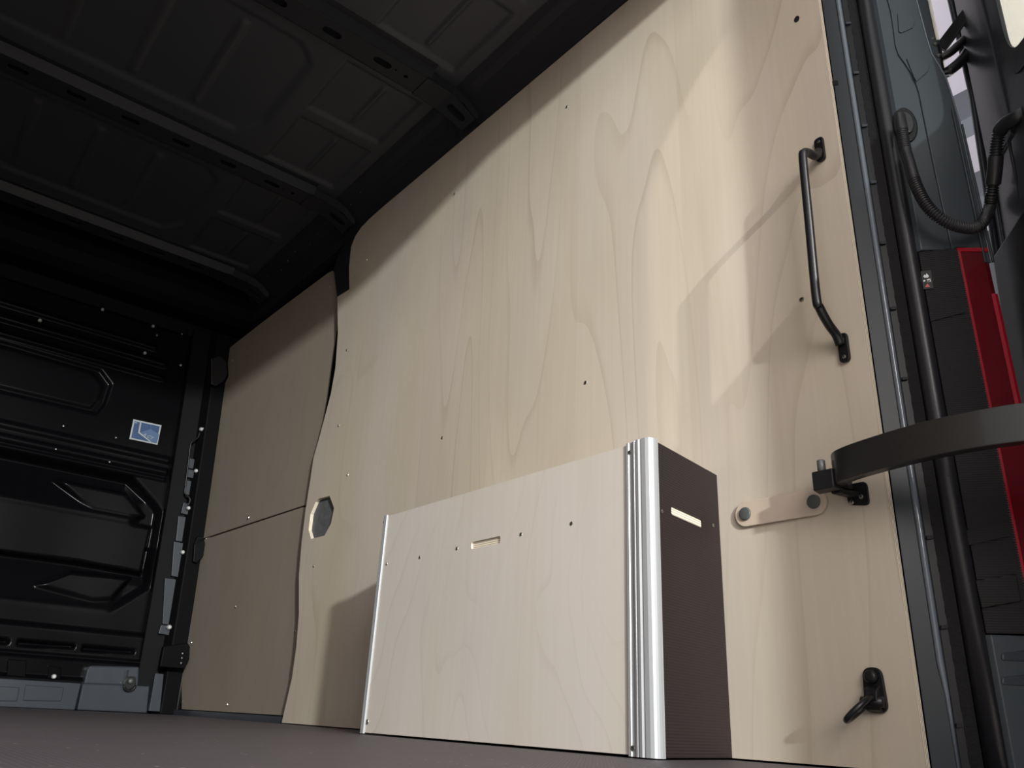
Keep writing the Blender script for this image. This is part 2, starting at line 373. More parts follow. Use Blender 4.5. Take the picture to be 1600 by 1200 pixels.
# the roof rail: a rounded cant rail between roof skin and side wall
def arc_rail(sign, x0, x1):
    pts = [(-.118, 1.905), (-.104, 1.893), (-.085, 1.884), (-.060, 1.876), (-.035, 1.862), (-.010, 1.842), (.004, 1.820), (.010, 1.795), (.05, 1.795), (.05, 1.93), (-.118, 1.93)]
    return pts
rail_pts = arc_rail(1, 0, 0)
rl = plate('trim_1', [(x, .40, z) for x, z in rail_pts], (0, 3.32, 0), RAIL, bevel=.002); tag(rl, 'black cant rail where the roof meets the plywood side', kind='structure')
rl2 = plate('trim_2', [(-1.72 - x, .40, z) for x, z in rail_pts], (0, 3.32, 0), RAIL); tag(rl2, 'black cant rail on the far side of the roof', kind='structure')
for k in range(14):
    screw((-.072 + .012 * (k % 3), 2.36 + .095 * k, 1.868), rl, s=.45)
# four hat section crossbars
def slot_loop(cx, cy, hx, hy, z, n=6):
    out = []
    for s in (1, -1):
        for k in range(n + 1):
            a = -math.pi / 2 + math.pi * k / n if s > 0 else math.pi / 2 + math.pi * k / n
            out.append((cx + s * (hx - hy) + math.cos(a) * hy, cy + math.sin(a) * hy, z))
    return out
for i, y0 in enumerate((.868, 1.684, 2.490, 3.310)):
    cb = plate('crossbar', [(-1.55, y0, 1.858), (-.20, y0, 1.858), (-.20, y0 + .085, 1.858), (-1.55, y0 + .085, 1.858)], (0, 0, .002), CROSS,
               holes=[slot_loop(xc, y0 + .042, .030, .0125, 1.858) for xc in np.arange(-1.371, -.34, .17)] + [slot_loop(-.268, y0 + .042, .009, .0070, 1.858, 2), slot_loop(-.305, y0 + .040, .0045, .0040, 1.858, 3)])
    tag(cb, kind='structure'); 
    cb.parent = rf
    web = plate('web', [(-1.55, y0, 1.858), (-.20, y0, 1.858), (-.20, y0 - .014, 1.895), (-1.55, y0 - .014, 1.895)], (0, .002, 0), CROSS, cb)
    tube('edge_roll', [(-1.55, y0 + .0005, 1.858), (-.20, y0 + .0005, 1.858)], .0012, GREY, cb, seg=8)
    plate('web', [(-1.55, y0 + .085, 1.858), (-.20, y0 + .085, 1.858), (-.20, y0 + .085, 1.897), (-1.55, y0 + .085, 1.897)], (0, -.002, 0), CROSS, cb)
    plate('flange', [(-1.55, y0 - .034, 1.8925), (-.20, y0 - .034, 1.8925), (-.20, y0 - .010, 1.8925), (-1.55, y0 - .010, 1.8925)], (0, 0, .002), CROSS, cb)
    plate('flange', [(-1.55, y0 + .085, 1.8925), (-.20, y0 + .085, 1.8925), (-.20, y0 + .115, 1.8925), (-1.55, y0 + .115, 1.8925)], (0, 0, .002), CROSS, cb)
    # end shoe bending down on to the rail
    z1 = 1.8545
    a_, b_ = Vector((-.125, 0, z1 - .001)), Vector((-.022, 0, z1 - .040)); dr_ = (b_ - a_).normalized(); ln_ = (b_ - a_).length
    o = plate('end_shoe', [(-.215, y0 - .002, z1), (-.125, y0 - .002, z1 - .001), (-.125, y0 + .087, z1 - .001), (-.215, y0 + .087, z1)], (0, 0, .002), CROSS, cb)
    o = plate('end_shoe', [a_ + Vector((0, y0 - .002, 0)), b_ + Vector((0, y0 + .006, 0)), b_ + Vector((0, y0 + .080, 0)), a_ + Vector((0, y0 + .087, 0))], (0, 0, .002), CROSS, cb,
              holes=[[a_ + dr_ * (p[0] + ln_ * .5) + Vector((0, p[1], 0)) for p in slot_loop(0, y0 + .044, .036, .0150, 0)]])
    for yy in (y0 - .002, y0 + .087):
        plate('shoe_web', [(-.215, yy, z1), (-.13, yy, z1 - .003), (-.075, yy, z1 - .013), (-.030, yy, z1 - .040), (-.018, yy, z1 - .043), (-.020, yy, z1 - .018), (-.055, yy, z1 + .010), (-.10, yy, z1 + .030), (-.215, yy, z1 + .040)], (0, .002, 0), CROSS, cb)

hd = plate('trim_5', [(-1.62, y, z) for y, z in ((3.42, 1.897), (3.46, 1.885), (3.50, 1.865), (3.53, 1.830), (3.55, 1.780), (3.58, 1.745), (3.66, 1.725), (3.685, 1.67), (3.74, 1.67), (3.74, 1.95), (3.42, 1.95))], (1.67, 0, 0), BLACKM, bevel=.004)
tag(hd, 'black steel header between bulkhead and roof', kind='structure')
# --- side walls behind the plywood
wr = plate('wall_right', [(.05, .47, -.02), (.05, 3.72, -.02), (.05, 3.72, 1.93), (.05, .47, 1.93)], (.04, 0, 0), BLACK); tag(wr, 'black painted steel side of the van behind the plywood', kind='structure')
sound = box('wall_lining', (.0124, 2.33, .54), (.0156, 2.535, .73), FLEECE); tag(sound, 'grey sound absorbing mat seen through the six-sided cut-out', kind='structure')
wl = box('wall_left', (-1.76, .40, -.02), (-1.72, 3.72, 1.93), WOOD); tag(wl, 'plywood lined side wall opposite', kind='structure')
sl = box('baseboard_right', (.018, 2.50, .0), (.0285, 3.62, .020), SILL); tag(sl, 'dark blue-grey sill strip under the front plywood', kind='structure')
# column at the edge between main and front sheets (black B post)
bpost = plate('wall_post', [(.016, y, z) for y, z in ((2.36, 1.82), (2.52, 1.82), (2.575, 1.76), (2.60, 1.62), (2.585, 1.45), (2.575, 1.1), (2.60, .8), (2.60, .5), (2.52, .25), (2.54, .01), (2.36, .01))], (.030, 0, 0), BLACK, bevel=.003,
              holes=[[(.016, y, z) for y, z in ((2.40, .50), (2.56, .50), (2.56, .74), (2.40, .74))]])
tag(bpost, 'black steel post showing between the rear and the front plywood', kind='structure')
upost = plate('wall_gusset', [at(u, v, 0, .006) for u, v in ((627, 296), (560, 350), (540, 372), (528, 400), (521, 420), (527, 468), (550, 452), (552, 392), (566, 362), (600, 330))], (.010, 0, 0), RAIL, bevel=.003)
tag(upost, 'black rounded gusset at the top corner of the rear plywood', kind='structure')

# ================================================================== PLYWOOD SHEETS
def yz(*pts, x=0.0): return [at(u, v, 0, x) for u, v in pts]
edge_pts = yz((546, 452), (527, 464), (528, 520), (524, 575), (517, 615), (500, 680), (490, 715), (484, 755), (477, 800), (471, 850), (467, 900), (467, 960), (463, 1010), (456, 1060), (440, 1130))
edge_pts[-1].z = .003
top_pts = [Vector((0, .545, 1.806)), Vector((0, 2.30, 1.806)), Vector((0, 2.40, 1.803)), Vector((0, 2.46, 1.795)), Vector((0, 2.505, 1.772)), Vector((0, 2.528, 1.735)), Vector((0, 2.520, 1.64))]
hexhole = yz((498, 779), (515, 775), (522, 794), (517, 818), (507, 837), (486, 842), (482, 828), (485, 803), (493, 784))
outer = [Vector((0, .545, .003))] + top_pts + edge_pts
mp_ = plate('plywood_panel', outer, (T, 0, 0), WOOD, holes=[hexhole])
tag(mp_, 'large full-height birch plywood sheet with six-sided cut-out, behind grab handle and box', 'plywood panel', 'plywood wall sheets')
mp_.data.materials.append(EDGE_X)
for p in mp_.data.polygons:
    if abs(p.normal.x) < .5: p.material_index = 1
for q in ((886, 167), (710, 303), (573, 406), (542, 547), (529, 665), (543, 742), (490, 885), (691, 684), (915, 598), (1253, 468)):
    screw(at(*q, 0, 0), mp_, s=.95)
hl = at(1245, 30, 0, 0)
tag(plate('bolt_hole', [(-.0006, hl.y + .006 * math.cos(a), hl.z + .008 * math.sin(a)) for a in np.linspace(0, 5.7, 10)], (.001, 0, 0), HOLE, mp_), 'black hole near the top rear edge')
XF = .030
def lean(y, z): return -.085 * max(0, z / 1.65) ** 1.3 * max(0, (y - 2.55) / 1.07)
def fpt(u, v):
    x = XF
    for _ in range(12): p = at(u, v, 0, x); x = XF + lean(p.y, p.z)
    return Vector((XF, p.y, p.z))
def front_sheet(pts, label):
    me = plate_mesh('plywood_panel', pts, (.009, 0, 0)); bm = bmesh.new(); bm.from_mesh(me)
    for c in np.arange(2.6, 3.9, .1): bmesh.ops.bisect_plane(bm, geom=bm.verts[:] + bm.edges[:] + bm.faces[:], plane_co=(0, c, 0), plane_no=(0, 1, 0))
    for c in np.arange(.1, 1.8, .1): bmesh.ops.bisect_plane(bm, geom=bm.verts[:] + bm.edges[:] + bm.faces[:], plane_co=(0, 0, c), plane_no=(0, 0, 1))
    bmesh.ops.triangulate(bm, faces=bm.faces[:])
    for v in bm.verts: v.co.x += lean(v.co.y, v.co.z)
    bm.to_mesh(me); bm.free()
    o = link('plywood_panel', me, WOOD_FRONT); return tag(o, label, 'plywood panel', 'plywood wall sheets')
fu = [fpt(u, v) for u, v in ((315, 842), (470, 791))] + [Vector((XF, 2.52, .714)), Vector((XF, 2.52, 1.30))] + [fpt(u, v) for u, v in ((527, 500), (527, 470), (526, 445), (524, 428), (519, 423), (512, 427), (430, 488), (353, 548), (351, 562), (356, 569), (357, 588), (352, 598), (339, 606), (336, 640), (332, 690), (325, 750), (319, 800))]
f1 = front_sheet(fu, 'upper of the two greyer plywood sheets next to the bulkhead, with slanting top edge')
fl_ = [fpt(u, v) for u, v in ((315, 844.5), (470, 793.5))] + [Vector((XF, 2.52, .706)), Vector((XF, 2.52, .024))] + [fpt(u, v) for u, v in ((437, 1117), (284, 1108), (284, 1060), (287, 1010), (296, 1004), (300, 960), (308, 900))]
f2 = front_sheet(fl_, 'lower of the two greyer plywood sheets next to the bulkhead, down to the sill')
def fscrew(q, o, s):
    p = fpt(*q); p.x += lean(p.y, p.z) - .0003; screw(p, o, s=s)
for q in ((430, 511), (363, 563), (515, 449), (331, 684)): fscrew(q, f1, 1.1)
fscrew((388, 809), f1, 1.6)
for q in ((368, 948), (355, 1101), (299, 1004), (285, 1096), (296, 916), (461, 987)): fscrew(q, f2, 1.1)

# ================================================================== WHEEL ARCH BOX
XB = -.228; ZT = .4665
wb = empty('wheel_arch_box', (XB, 1.2, 0)); tag(wb, 'low plywood wheel arch box with brown end board and aluminium corner strips', 'box')
SA = Vector((-.2165, .804, 0)); SBp = Vector((0.0, .848, 0))                 # end board line in plan
slotf = [at(u, v, 0, XB) for u, v in ((738.5, 847), (739, 853), (784, 845), (785.5, 838))]
sy0, sy1, sz0, sz1 = 1.180, 1.272, .3475, .3615
fb = plate('front_board', [(XB, .838, .004), (XB, .838, ZT), (XB, 1.612, ZT), (XB, 1.612, .004)], (.012, 0, 0), WOOD_BOX, wb,
           holes=[[Vector((XB, y, z)) for y, z in rounded([(sy0, sz0), (sy1, sz0), (sy1, sz1), (sy0, sz1)], .005, 3)]])
plate('slot_filler', [(XB + .004, sy0 - .004, sz0 - .004), (XB + .004, sy1 + .004, sz0 - .004), (XB + .004, sy1 + .004, sz1 + .004), (XB + .004, sy0 - .004, sz1 + .004)], (.003, 0, 0), EDGE_Z, wb)
d = (SBp - SA).normalized(); nrm = Vector((-d.y, d.x, 0)) * -1
if nrm.y > 0: nrm = -nrm
L = (SBp - SA).length - .001
def side(s, z, off=0): return Vector((SA.x, SA.y, 0)) + d * s + nrm * off + Vector((0, 0, z))
ss = [onplane(u, v, SA, nrm) for u, v in ((1050, 800), (1097, 816))]
s0 = (ss[0] - SA).dot(d) - .002; s1 = (ss[1] - SA).dot(d) + .002; zz = (ss[0].z + ss[1].z) / 2
sb = plate('end_board', [side(0, .003), side(L, .003), side(L, ZT - .001), side(0, ZT - .001)], -nrm * .012, PHENOL, wb,
           holes=[[side(p.x, p.y) for p in rounded([(s0, zz - .007), (s1, zz - .007), (s1, zz + .007), (s0, zz + .007)], .004, 3)]])
tag(sb, 'dark brown ribbed end board')
plate('slot_filler', [side(s0 - .003, zz - .010, -.003), side(s1 + .003, zz - .010, -.003), side(s1 + .003, zz + .010, -.003), side(s0 - .003, zz + .010, -.003)], -nrm * .003, EDGE_Z, wb)
plate('top_board', [(XB + .003, .826, ZT - .001), (XB + .003, 1.612, ZT - .001), (-.001, 1.612, ZT - .001), (-.001, .862, ZT - .001)], (0, 0, -.011), WOOD_BOX, wb)
plate('end_board', [(XB + .012, 1.612, .004), (-.001, 1.612, .004), (-.001, 1.612, ZT - .012), (XB + .012, 1.612, ZT - .012)], (0, -.012, 0), PHENOL, wb)
for q in ((604, 881), (656, 871), (714, 857), (814, 835), (893, 818), (982, 799)): screw(at(*q, 0, XB), wb, s=.75)
for q in ((995, 1158), (574, 1128)): screw(at(*q, 0, XB), wb, s=1.15)
for q in ((1034, 799), (1114, 821)): 
    p = onplane(*q, SA, nrm); screw(p + nrm * .0005, wb, rotz=math.atan2(nrm.y, nrm.x) + math.pi, s=.6)
# corner extrusion: plan outline with ridges, pushed up
cs = [(-.2300, .8545), (-.2315, .8540), (-.2315, .8490), (-.2300, .8480), (-.2300, .8400), (-.2325, .8385), (-.2330, .8350), (-.2310, .8335), (-.2310, .8320), (-.2345, .8300), (-.2350, .8250), (-.2330, .8225),
      (-.2320, .8205), (-.2340, .8190), (-.2335, .8110), (-.2310, .8060), (-.2280, .8030), (-.2240, .8015), (-.2200, .8010), (-.2120, .8025), (-.2118, .8040), (-.2160, .8042), (-.2160, .838), (-.2279, .838), (-.2279, .8545)]
cp = strip('corner_profile', cs, (.002, ZT + .002), ALU, wb); tag(cp, 'ribbed aluminium corner strip')
cs2 = [(-.2300, 1.6065), (-.2320, 1.6080), (-.2330, 1.6180), (-.2300, 1.6240), (-.2240, 1.6250), (-.205, 1.6250), (-.205, 1.6235), (-.2240, 1.6235), (-.2279, 1.6125), (-.2279, 1.6065)]
cp2 = strip('corner_profile', cs2, (.002, ZT + .002), ALU, wb)
screw((-.2312, .846, .452), wb, s=.75); screw((-.2312, .846, .013), wb, s=.8); screw((-.2335, 1.616, .452), wb, s=.5)

# ================================================================== FITTINGS ON THE REAR SHEET
# grab handle
gh = empty('grab_handle', (0, .58, .80)); tag(gh, 'black tubular grab handle screwed near the rear edge of the big plywood sheet', 'handle')
path = smooth_path([(-.010, .578, 1.022), (-.022, .579, 1.006), (-.045, .5805, 1.002), (-.058, .581, .994), (-.062, .582, .975), (-.062, .5845, .84), (-.062, .587, .705), (-.055, .587, .685), (-.036, .5855, .662), (-.018, .584, .648), (-.010, .583, .632)], 6)
tube('rod', path, .0075, POWDER, gh, seg=16)
for zc, yc, nm in ((1.030, .578, 'foot_plate'), (.628, .581, 'foot_plate')):
    o = plate(nm, [(-.001, yc + a, zc + b) for a, b in rounded([(-.009, -.026), (.009, -.026), (.009, .026), (-.009, .026)], .009, 5)], (-.006, 0, 0), POWDER, gh, bevel=.0015)
    for dz in ((.016, -.016) if zc > .8 else (-.017, .014)): screw((-.0072, yc, zc + dz), gh, s=.7)
# strap
st_ = empty('strap', (0, .73, .386)); tag(st_, 'light tan strap held by two grey studs beside the box', 'strap')
pa = at(1165, 803, 0, -.006); pb = at(1272, 784, 0, -.006); r_ = .0215
lp = []
dd = (pb - pa).normalized(); pp_ = Vector((0, -dd.z, dd.y))
for k in range(13): a = math.pi / 2 + math.pi * k / 12; lp.append(pa + (dd * math.cos(a) + pp_ * math.sin(a)) * r_)
for k in range(13): a = -math.pi / 2 + math.pi * k / 12; lp.append(pb + (dd * math.cos(a) + pp_ * math.sin(a)) * r_)
plate('band', [(p.x, p.y, p.z) for p in lp], (.0035, 0, 0), STRAP, st_, bevel=.001)
for p in (pa, pb):
    tube('stud', [(-.0002, p.y, p.z), (-.007, p.y, p.z), (-.0092, p.y, p.z), (-.0100, p.y, p.z)], [.004, .0115, .0110, .009], STUD, st_, seg=24)
# lashing eye low down
le = empty('lashing_eye', (0, .60, .10)); tag(le, 'black lashing eye with hinged ring low on the big plywood sheet', 'tie-down')
plate('back_plate', [(-.001, .600 + a, .100 + b) for a, b in rounded([(-.017, -.026), (.017, -.026), (.014, .034), (-.014, .034)], .013, 6)], (-.005, 0, 0), POWDER, le, bevel=.0015)
tube('bolt', [(-.006, .600, .121), (-.013, .600, .121), (-.015, .600, .121)], [.0095, .0090, .006], POWDER, le, seg=16)
tube('hinge_barrel', [(-.011, .585, .088), (-.011, .616, .088)], .0075, POWDER, le, seg=14)
plate('hinge_lug', [(-.004, .590, .112), (-.016, .590, .104), (-.019, .590, .090), (-.013, .590, .078), (-.004, .590, .074)], (0, .020, 0), POWDER, le, bevel=.002)
ring = []
for k in range(29):
    a = 2 * math.pi * k / 28; e1 = Vector((-.80, .30, -.52)).normalized(); e2 = Vector((1.12, .61, .08)); e2 = (e2 - e1 * e2.dot(e1)).normalized(); e2 = (e2 + .16 * e1.cross(e2)).normalized()
    ring.append(Vector((-.030, .612, .078)) + e1 * math.cos(a) * .025 + e2 * math.sin(a) * .020)
tube('ring', ring, .0042, POWDER, le, seg=10, cap=False)
# bracket of the door check
br = empty('door_catch', (0, .60, .385)); tag(br, 'black catch block with upright pin on a small screwed plate at plywood edge', 'bracket')
plate('back_plate', [(-.001, .590 + a, .383 + b) for a, b in rounded([(-.018, -.020), (.016, -.014), (.016, .018), (-.018, .018)], .009, 5)], (-.004, 0, 0), POWDER, br, bevel=.0012)
for yy, zz_ in ((.583, .378), (.599, .372)): screw((-.0055, yy, zz_), br, s=.75)
plate('arm', [(-.004, .600, .378), (-.030, .606, .378), (-.040, .612, .380), (-.040, .595, .380), (-.030, .593, .378), (-.004, .585, .378)], (0, 0, .0085), POWDER, br, bevel=.002)
plate('block', [(-.038, .632, .383), (-.062, .628, .383), (-.062, .5935, .383), (-.038, .5935, .383)], (0, 0, .030), POWDER, br, bevel=.002)
tube('pin', [(-.050, .617, .411), (-.050, .617, .431), (-.050, .617, .4325)], [.0062, .0062, .005], STUD, br, seg=16)
# the curved flat bar
def bar_mesh(plan, z0, z1, th):
    P = smooth_path([(x, y, 0) for x, y in plan], 6); vs, fs = [], []; n = len(P)
    for i, p in enumerate(P):
        t = (P[min(i + 1, n - 1)] - P[max(i - 1, 0)]).normalized(); s = Vector((-t.y, t.x, 0))
        for o_, z in ((0, z0), (0, z1), (1, z1), (1, z0)): vs.append(p - s * th * o_ + Vector((0, 0, z)))
    for i in range(n - 1):
        for k in range(4): fs.append((i * 4 + k, i * 4 + (k + 1) % 4, i * 4 + 4 + (k + 1) % 4, i * 4 + 4 + k))
    fs += [(0, 1, 2, 3), tuple(range(4 * n - 4, 4 * n))]
    return mesh('bar', vs, fs)
cbm = bar_mesh([(-.012, .5900), (-.030, .5890), (-.046, .5800), (-.058, .553), (-.068, .510), (-.076, .460), (-.078, .410), (-.071, .355), (-.055, .310), (-.030, .275), (.0, .248)], .388, .438, .018)
cb_ = link('door_check_bar', cbm, GLOSSB, smooth=True, bevel=.002); tag(cb_, 'wide curved black bar sweeping from the catch past the rear pillar to the door', 'bar')
m_ = cb_.modifiers.new('n', 'WEIGHTED_NORMAL')
cb_.modifiers.move(1, 1)

# ================================================================== REAR PILLAR
ZP0, ZP1 = -.02, 1.93
rp = empty('pillar_rear', (.04, .50, 0)); tag(rp, 'dark grey painted rear corner pillar with sealed seams', kind='structure')
strip('inner_face', [(.0125, .5435), (.0300, .5185), (.0560, .4960), (.075, .4960), (.075, .5435)], (ZP0, ZP1), GREY, rp, bevel=.001)
o = tube('seam_bead', [(.0305, .5175, ZP0), (.0305, .5175, .10), (.0285, .5190, .14), (.0285, .5190, 1.36), (.0285, .5190, ZP1)], [.0015, .0030, .0046, .0046, .0046], SEAL, rp, seg=12)
for i in range(13):
    z = .06 + i * .125
    plate('seal_tack', [(.0315, .5130, z), (.0385, .5070, z + .001), (.0392, .5064, z + .006), (.0318, .5126, z + .005)], (-.0022, -.0022, 0), SILL if i > 6 else RUBBER, rp)
strip('seam_strip', [(.0330, .5140), (.0395, .5060), (.0420, .5090), (.0360, .5160)], (ZP0, ZP1), PLASTIC, rp)
wst = empty('weatherstrip', (.05, .48, 0)); tag(wst, 'black rubber door seal with fabric lip running down the rear pillar', 'door seal')
nz = 260; vs, fs = [], []
for i in range(nz):
    z = ZP0 + (ZP1 - ZP0) * i / (nz - 1); w = .0009 * math.sin(i * 1.9) * math.sin(i * .37)
    vs += [(.0390 + w, .5060 + w, z), (.0475, .4925, z), (.0500, .4960, z), (.0420, .5100, z)]
for i in range(nz - 1):
    for k in range(4): fs.append((i * 4 + k, i * 4 + (k + 1) % 4, i * 4 + 4 + (k + 1) % 4, i * 4 + 4 + k))
kid(link('fabric_lip', mesh('fabric_lip', vs, fs), FLOCK), wst)
tube('seal_tube', [(.0540, .4795, ZP0), (.0540, .4795, .6), (.0540, .4795, 1.2), (.0540, .4795, ZP1)], .0138, RUBBER, wst, seg=24)
for z in (1.19, .97, .57, .40, .047):
    tube('vent_hole', [(.0440, .4720, z), (.0433, .4713, z)], .0022, HOLE, wst, seg=8)
# rear facing metal
Pn = Vector((-(.458 - .394), -(.122 - .058), 0)).normalized()     # outward normal of the rear face
PA = Vector((.058, .458, 0))
for za, zb in ((ZP0, .178), (.786, ZP1)): strip('rear_face', [(.0560, .4590), (.122, .3940), (.150, .3960), (.150, .470), (.0560, .4700)], (za, zb), GREYR, rp, bevel=.0015)
strip('lamp_recess', [(.0575, .4700), (.128, .4150), (.128, .3960), (.150, .3960), (.150, .470)], (.178, .786), PLASTIC, rp)
ol = [(1383, -15), (1392, 18), (1396, 45), (1399, 70), (1404, 85), (1413, 97), (1428, 120), (1436, 145), (1445, 190), (1457, 250), (1470, 310), (1484, 375), (1492, 410)]
orr = [(1549, 410), (1541, 375), (1527, 310), (1513, 250), (1499, 190), (1486, 145), (1478, 122), (1467, 102), (1456, 85), (1448, 60), (1440, 30), (1428, -15)]
rr_ = plate('raised_border', [onplane(u, v, PA + Pn * .004, Pn) for u, v in ol + orr], -Pn * .006, GREYR, rp, bevel=.002)
tube('edge_fold_or_glint', [onplane(u, v, PA + Pn * .004, Pn) for u, v in orr[::-1]], .0016, SEAL, rp, seg=8)  # pale rim added as the highlight reflected from the workshop ceiling
for a, b in (((1503, 195), (1552, 410)), ((1488, 170), (1540, 410))):
    tube('edge_fold_or_glint', [onplane(*a, PA + Pn * .006, Pn), onplane(*b, PA + Pn * .006, Pn)], .0022, GREYR, rp, seg=10)
# dimple
di = [onplane(u, v, PA + Pn * .0045, Pn) for u, v in ((1402, 22), (1424, 18), (1430, 34), (1426, 44), (1408, 52), (1404, 50))]
plate('pressed_dimple', di, Pn * .002, GREYR, rp, bevel=.0015)
di = [onplane(u, v, PA + Pn * .0045, Pn) for u, v in ((1416, 92), (1440, 90), (1452, 102), (1450, 112), (1432, 128), (1428, 122))]
plate('pressed_dimple', di, Pn * .002, GREYR, rp, bevel=.0015)
# small square hole in inner face
a = onplane(1305, 130, (.0125, .5435, 0), Vector((-.025, -.0175, 0)).normalized())
nI = Vector((-.025, -.0175, 0)).normalized(); tI = Vector((.0175, -.025, 0)).normalized()
plate('square_hole', [a + nI * .0004 + tI * s * .005 + Vector((0, 0, t * .0055)) for s, t in ((-1, -1), (1, -1), (1, 1), (-1, 1))], nI * .0006, HOLE, rp)
# lower rear corner with two pressed ribs
for v0 in (1020, 1058):
    q = [onplane(u, v, PA + Pn * .003, Pn) for u, v in ((1565, v0), (1600, v0 - 4), (1640, v0 - 6), (1640, v0 + 12), (1600, v0 + 14), (1565, v0 + 12))]
    plate('pressed_rib', q, -Pn * .006, SILL, rp, bevel=.003)

# ---------------------------------------------------------------- tail lamp
tl = empty('tail_lamp', (.09, .43, .5)); tag(tl, 'tall red tail lamp in a black ribbed housing on the rear pillar', 'tail lamp')
lamp_bot = .18
H1, H2, H3 = (.0572, .4652), (.0880, .4180), (.1260, .3845)
strip('housing', [H1, H2, (.0890, .4172), (.095, .425), (.070, .466)], (lamp_bot, .785), LAMPSIDE, tl, bevel=.001)
strip('housing_core', [(.070, .455), (.0905, .4185), (.1250, .3880), (.1300, .3930), (.128, .42), (.09, .462)], (lamp_bot, .788), PLASTIC, tl)
strip('lens', [(.0905, .4158), (.1185, .3905), (.1262, .3870), (.1262, .3925), (.0905, .4230)], (lamp_bot, .779), RED, tl, bevel=.002)
strip('lens_rim', [(.0885, .4172), (.0912, .4140), (.0925, .4150), (.0905, .4185)], (lamp_bot, .781), REDL, tl)
strip('lens_rim', [(.1170, .3910), (.1200, .3868), (.1245, .3845), (.1262, .3875)], (lamp_bot, .70), REDL, tl)
strip('lens_rim', [(.0885, .4172), (.1225, .3840), (.1262, .3870), (.0905, .4200)], (.778, .785), REDL, tl)
n_ = 170; vs = []; fs = []
for i in range(n_):                                       # the notched edge next to the lens
    z = lamp_bot + (.78 - lamp_bot) * i / n_; dz = (.78 - lamp_bot) / n_ * .55; b_ = len(vs)
    vs += [(.0868, .4188, z), (.0888, .4160, z), (.0868, .4188, z + dz), (.0888, .4160, z + dz), (.0858, .4172, z + dz * .5)]
    fs += [(b_, b_ + 1, b_ + 4), (b_ + 1, b_ + 3, b_ + 4), (b_ + 3, b_ + 2, b_ + 4), (b_ + 2, b_, b_ + 4)]
no_ = kid(link('notched_edge', mesh('notched_edge', vs, fs), STUD), tl); tag(no_, kind='stuff')
LN = Vector((-(H1[1] - H2[1]), -(H2[0] - H1[0]), 0)).normalized(); LP = Vector((H1[0], H1[1], 0)) + LN * .0008
for v0, v1 in ((905, 945),):
    plate('housing_step', [onplane(u, v, LP + LN * .003, LN) for u, v in ((1524, v0 + 2), (1588, v0 - 8), (1596, v1 - 6), (1534, v1 + 5))], -LN * .004, LAMPSIDE, tl, bevel=.001)
for v0, v1 in ((476, 488), (815, 838)):
    plate('housing_band', [onplane(u, v, LP + LN * .001, LN) for u, v in ((1452 + (v0 - 476) * .17, v0 + 14), (1506 + (v0 - 476) * .2, v0), (1508 + (v0 - 476) * .2, v1), (1454 + (v0 - 476) * .17, v1 + 14))], -LN * .003, LAMPSIDE, tl)
# pictogram label
lb = empty('warning_label', at(1442, 437, 0, .06)); tag(lb, 'small black label with white and red pictograms on the lamp housing', 'label')
def lpt(u, v, k=.0012): return onplane(u + 4.5, v, LP + LN * k, LN)
plate('backing', [lpt(u, v) for u, v in ((1434, 424), (1450, 422), (1454, 450), (1438, 452))], -LN * .0008, PLASTIC, lb)
def pic(pts, m, k=.0018): plate('pictogram', [lpt(u, v, k) for u, v in pts], -LN * .0005, m, lb)
pic(((1438, 432), (1440, 429), (1442, 430), (1443, 427), (1445, 429), (1447, 431), (1445.5, 434), (1440, 434)), WHITE)
pic(((1443.5, 436.5), (1449, 435.2), (1450, 440), (1444.5, 441)), WHITE)
pic(((1438, 438), (1441, 437), (1441.5, 439.5), (1438.5, 440.5)), WHITE)
pic(((1440.5, 449), (1444.5, 443), (1449, 448)), REDP)
pic(((1444, 439.5), (1445, 437.8), (1446.3, 438.6), (1448, 436.8), (1448.6, 439.2), (1445.5, 440)), PLASTIC, .0024)

# ================================================================== REAR DOOR
HD = Vector((.200, .378, 0)); FD = Vector((-.310, -.020, 0)); DD = (FD - HD); DL = DD.length; DU = DD.normalized(); DN = Vector((-DU.y, DU.x, 0))
if DN.x < 0: DN = -DN                                             # outward side of the door, away from the opening
def door_pt(s, z, off=0): 
    lean = Vector((0, .055 * max(0, 1.15 - z) ** 1.0 if s < .3 else 0, 0))
    return HD + DU * (s * DL) + DN * off + Vector((0, 0, z)) + lean * max(0, 1 - s / .3)
dr = empty('door_1', (.2, .378, 0)); tag(dr, 'dark grey rear door standing half open with a window', kind='structure')
dout = rounded([(0, -.03), (1, -.03), (1, 1.80), (0, 1.80)], [.0, .02, .24, .0], 8)
dout2 = []
for i, p in enumerate(dout):
    dout2.append(p)
    nxt = dout[(i + 1) % len(dout)]
    if abs(p.x) < 1e-4 and abs(nxt.x) < 1e-4:
        for k in range(1, 9): dout2.append(p.lerp(nxt, k / 9))
win = rounded([(.265, 1.06), (.835, .95), (.835, 1.73), (.30, 1.73)], [.06, .06, .24, .06], 8)
plate('door_shell', [door_pt(p.x, p.y) for p in dout2], DN * .045, GREYD, dr, holes=[[door_pt(p.x, p.y) for p in rounded([(.13, .99), (.835, .95), (.835, 1.73), (.13, 1.73)], [.05, .06, .24, .05], 8)]])
win2 = rounded([(.13, .99), (.835, .95), (.835, 1.73), (.13, 1.73)], [.05, .06, .24, .05], 8)
plate('window_frame', [door_pt(p.x, p.y, -.003) for p in rounded([(.10, .96), (.85, .93), (.85, 1.75), (.10, 1.75)], [.03, .07, .25, .03], 8)], DN * .004, GREYD, dr,
      holes=[[door_pt(p.x, p.y, -.003) for p in win]])
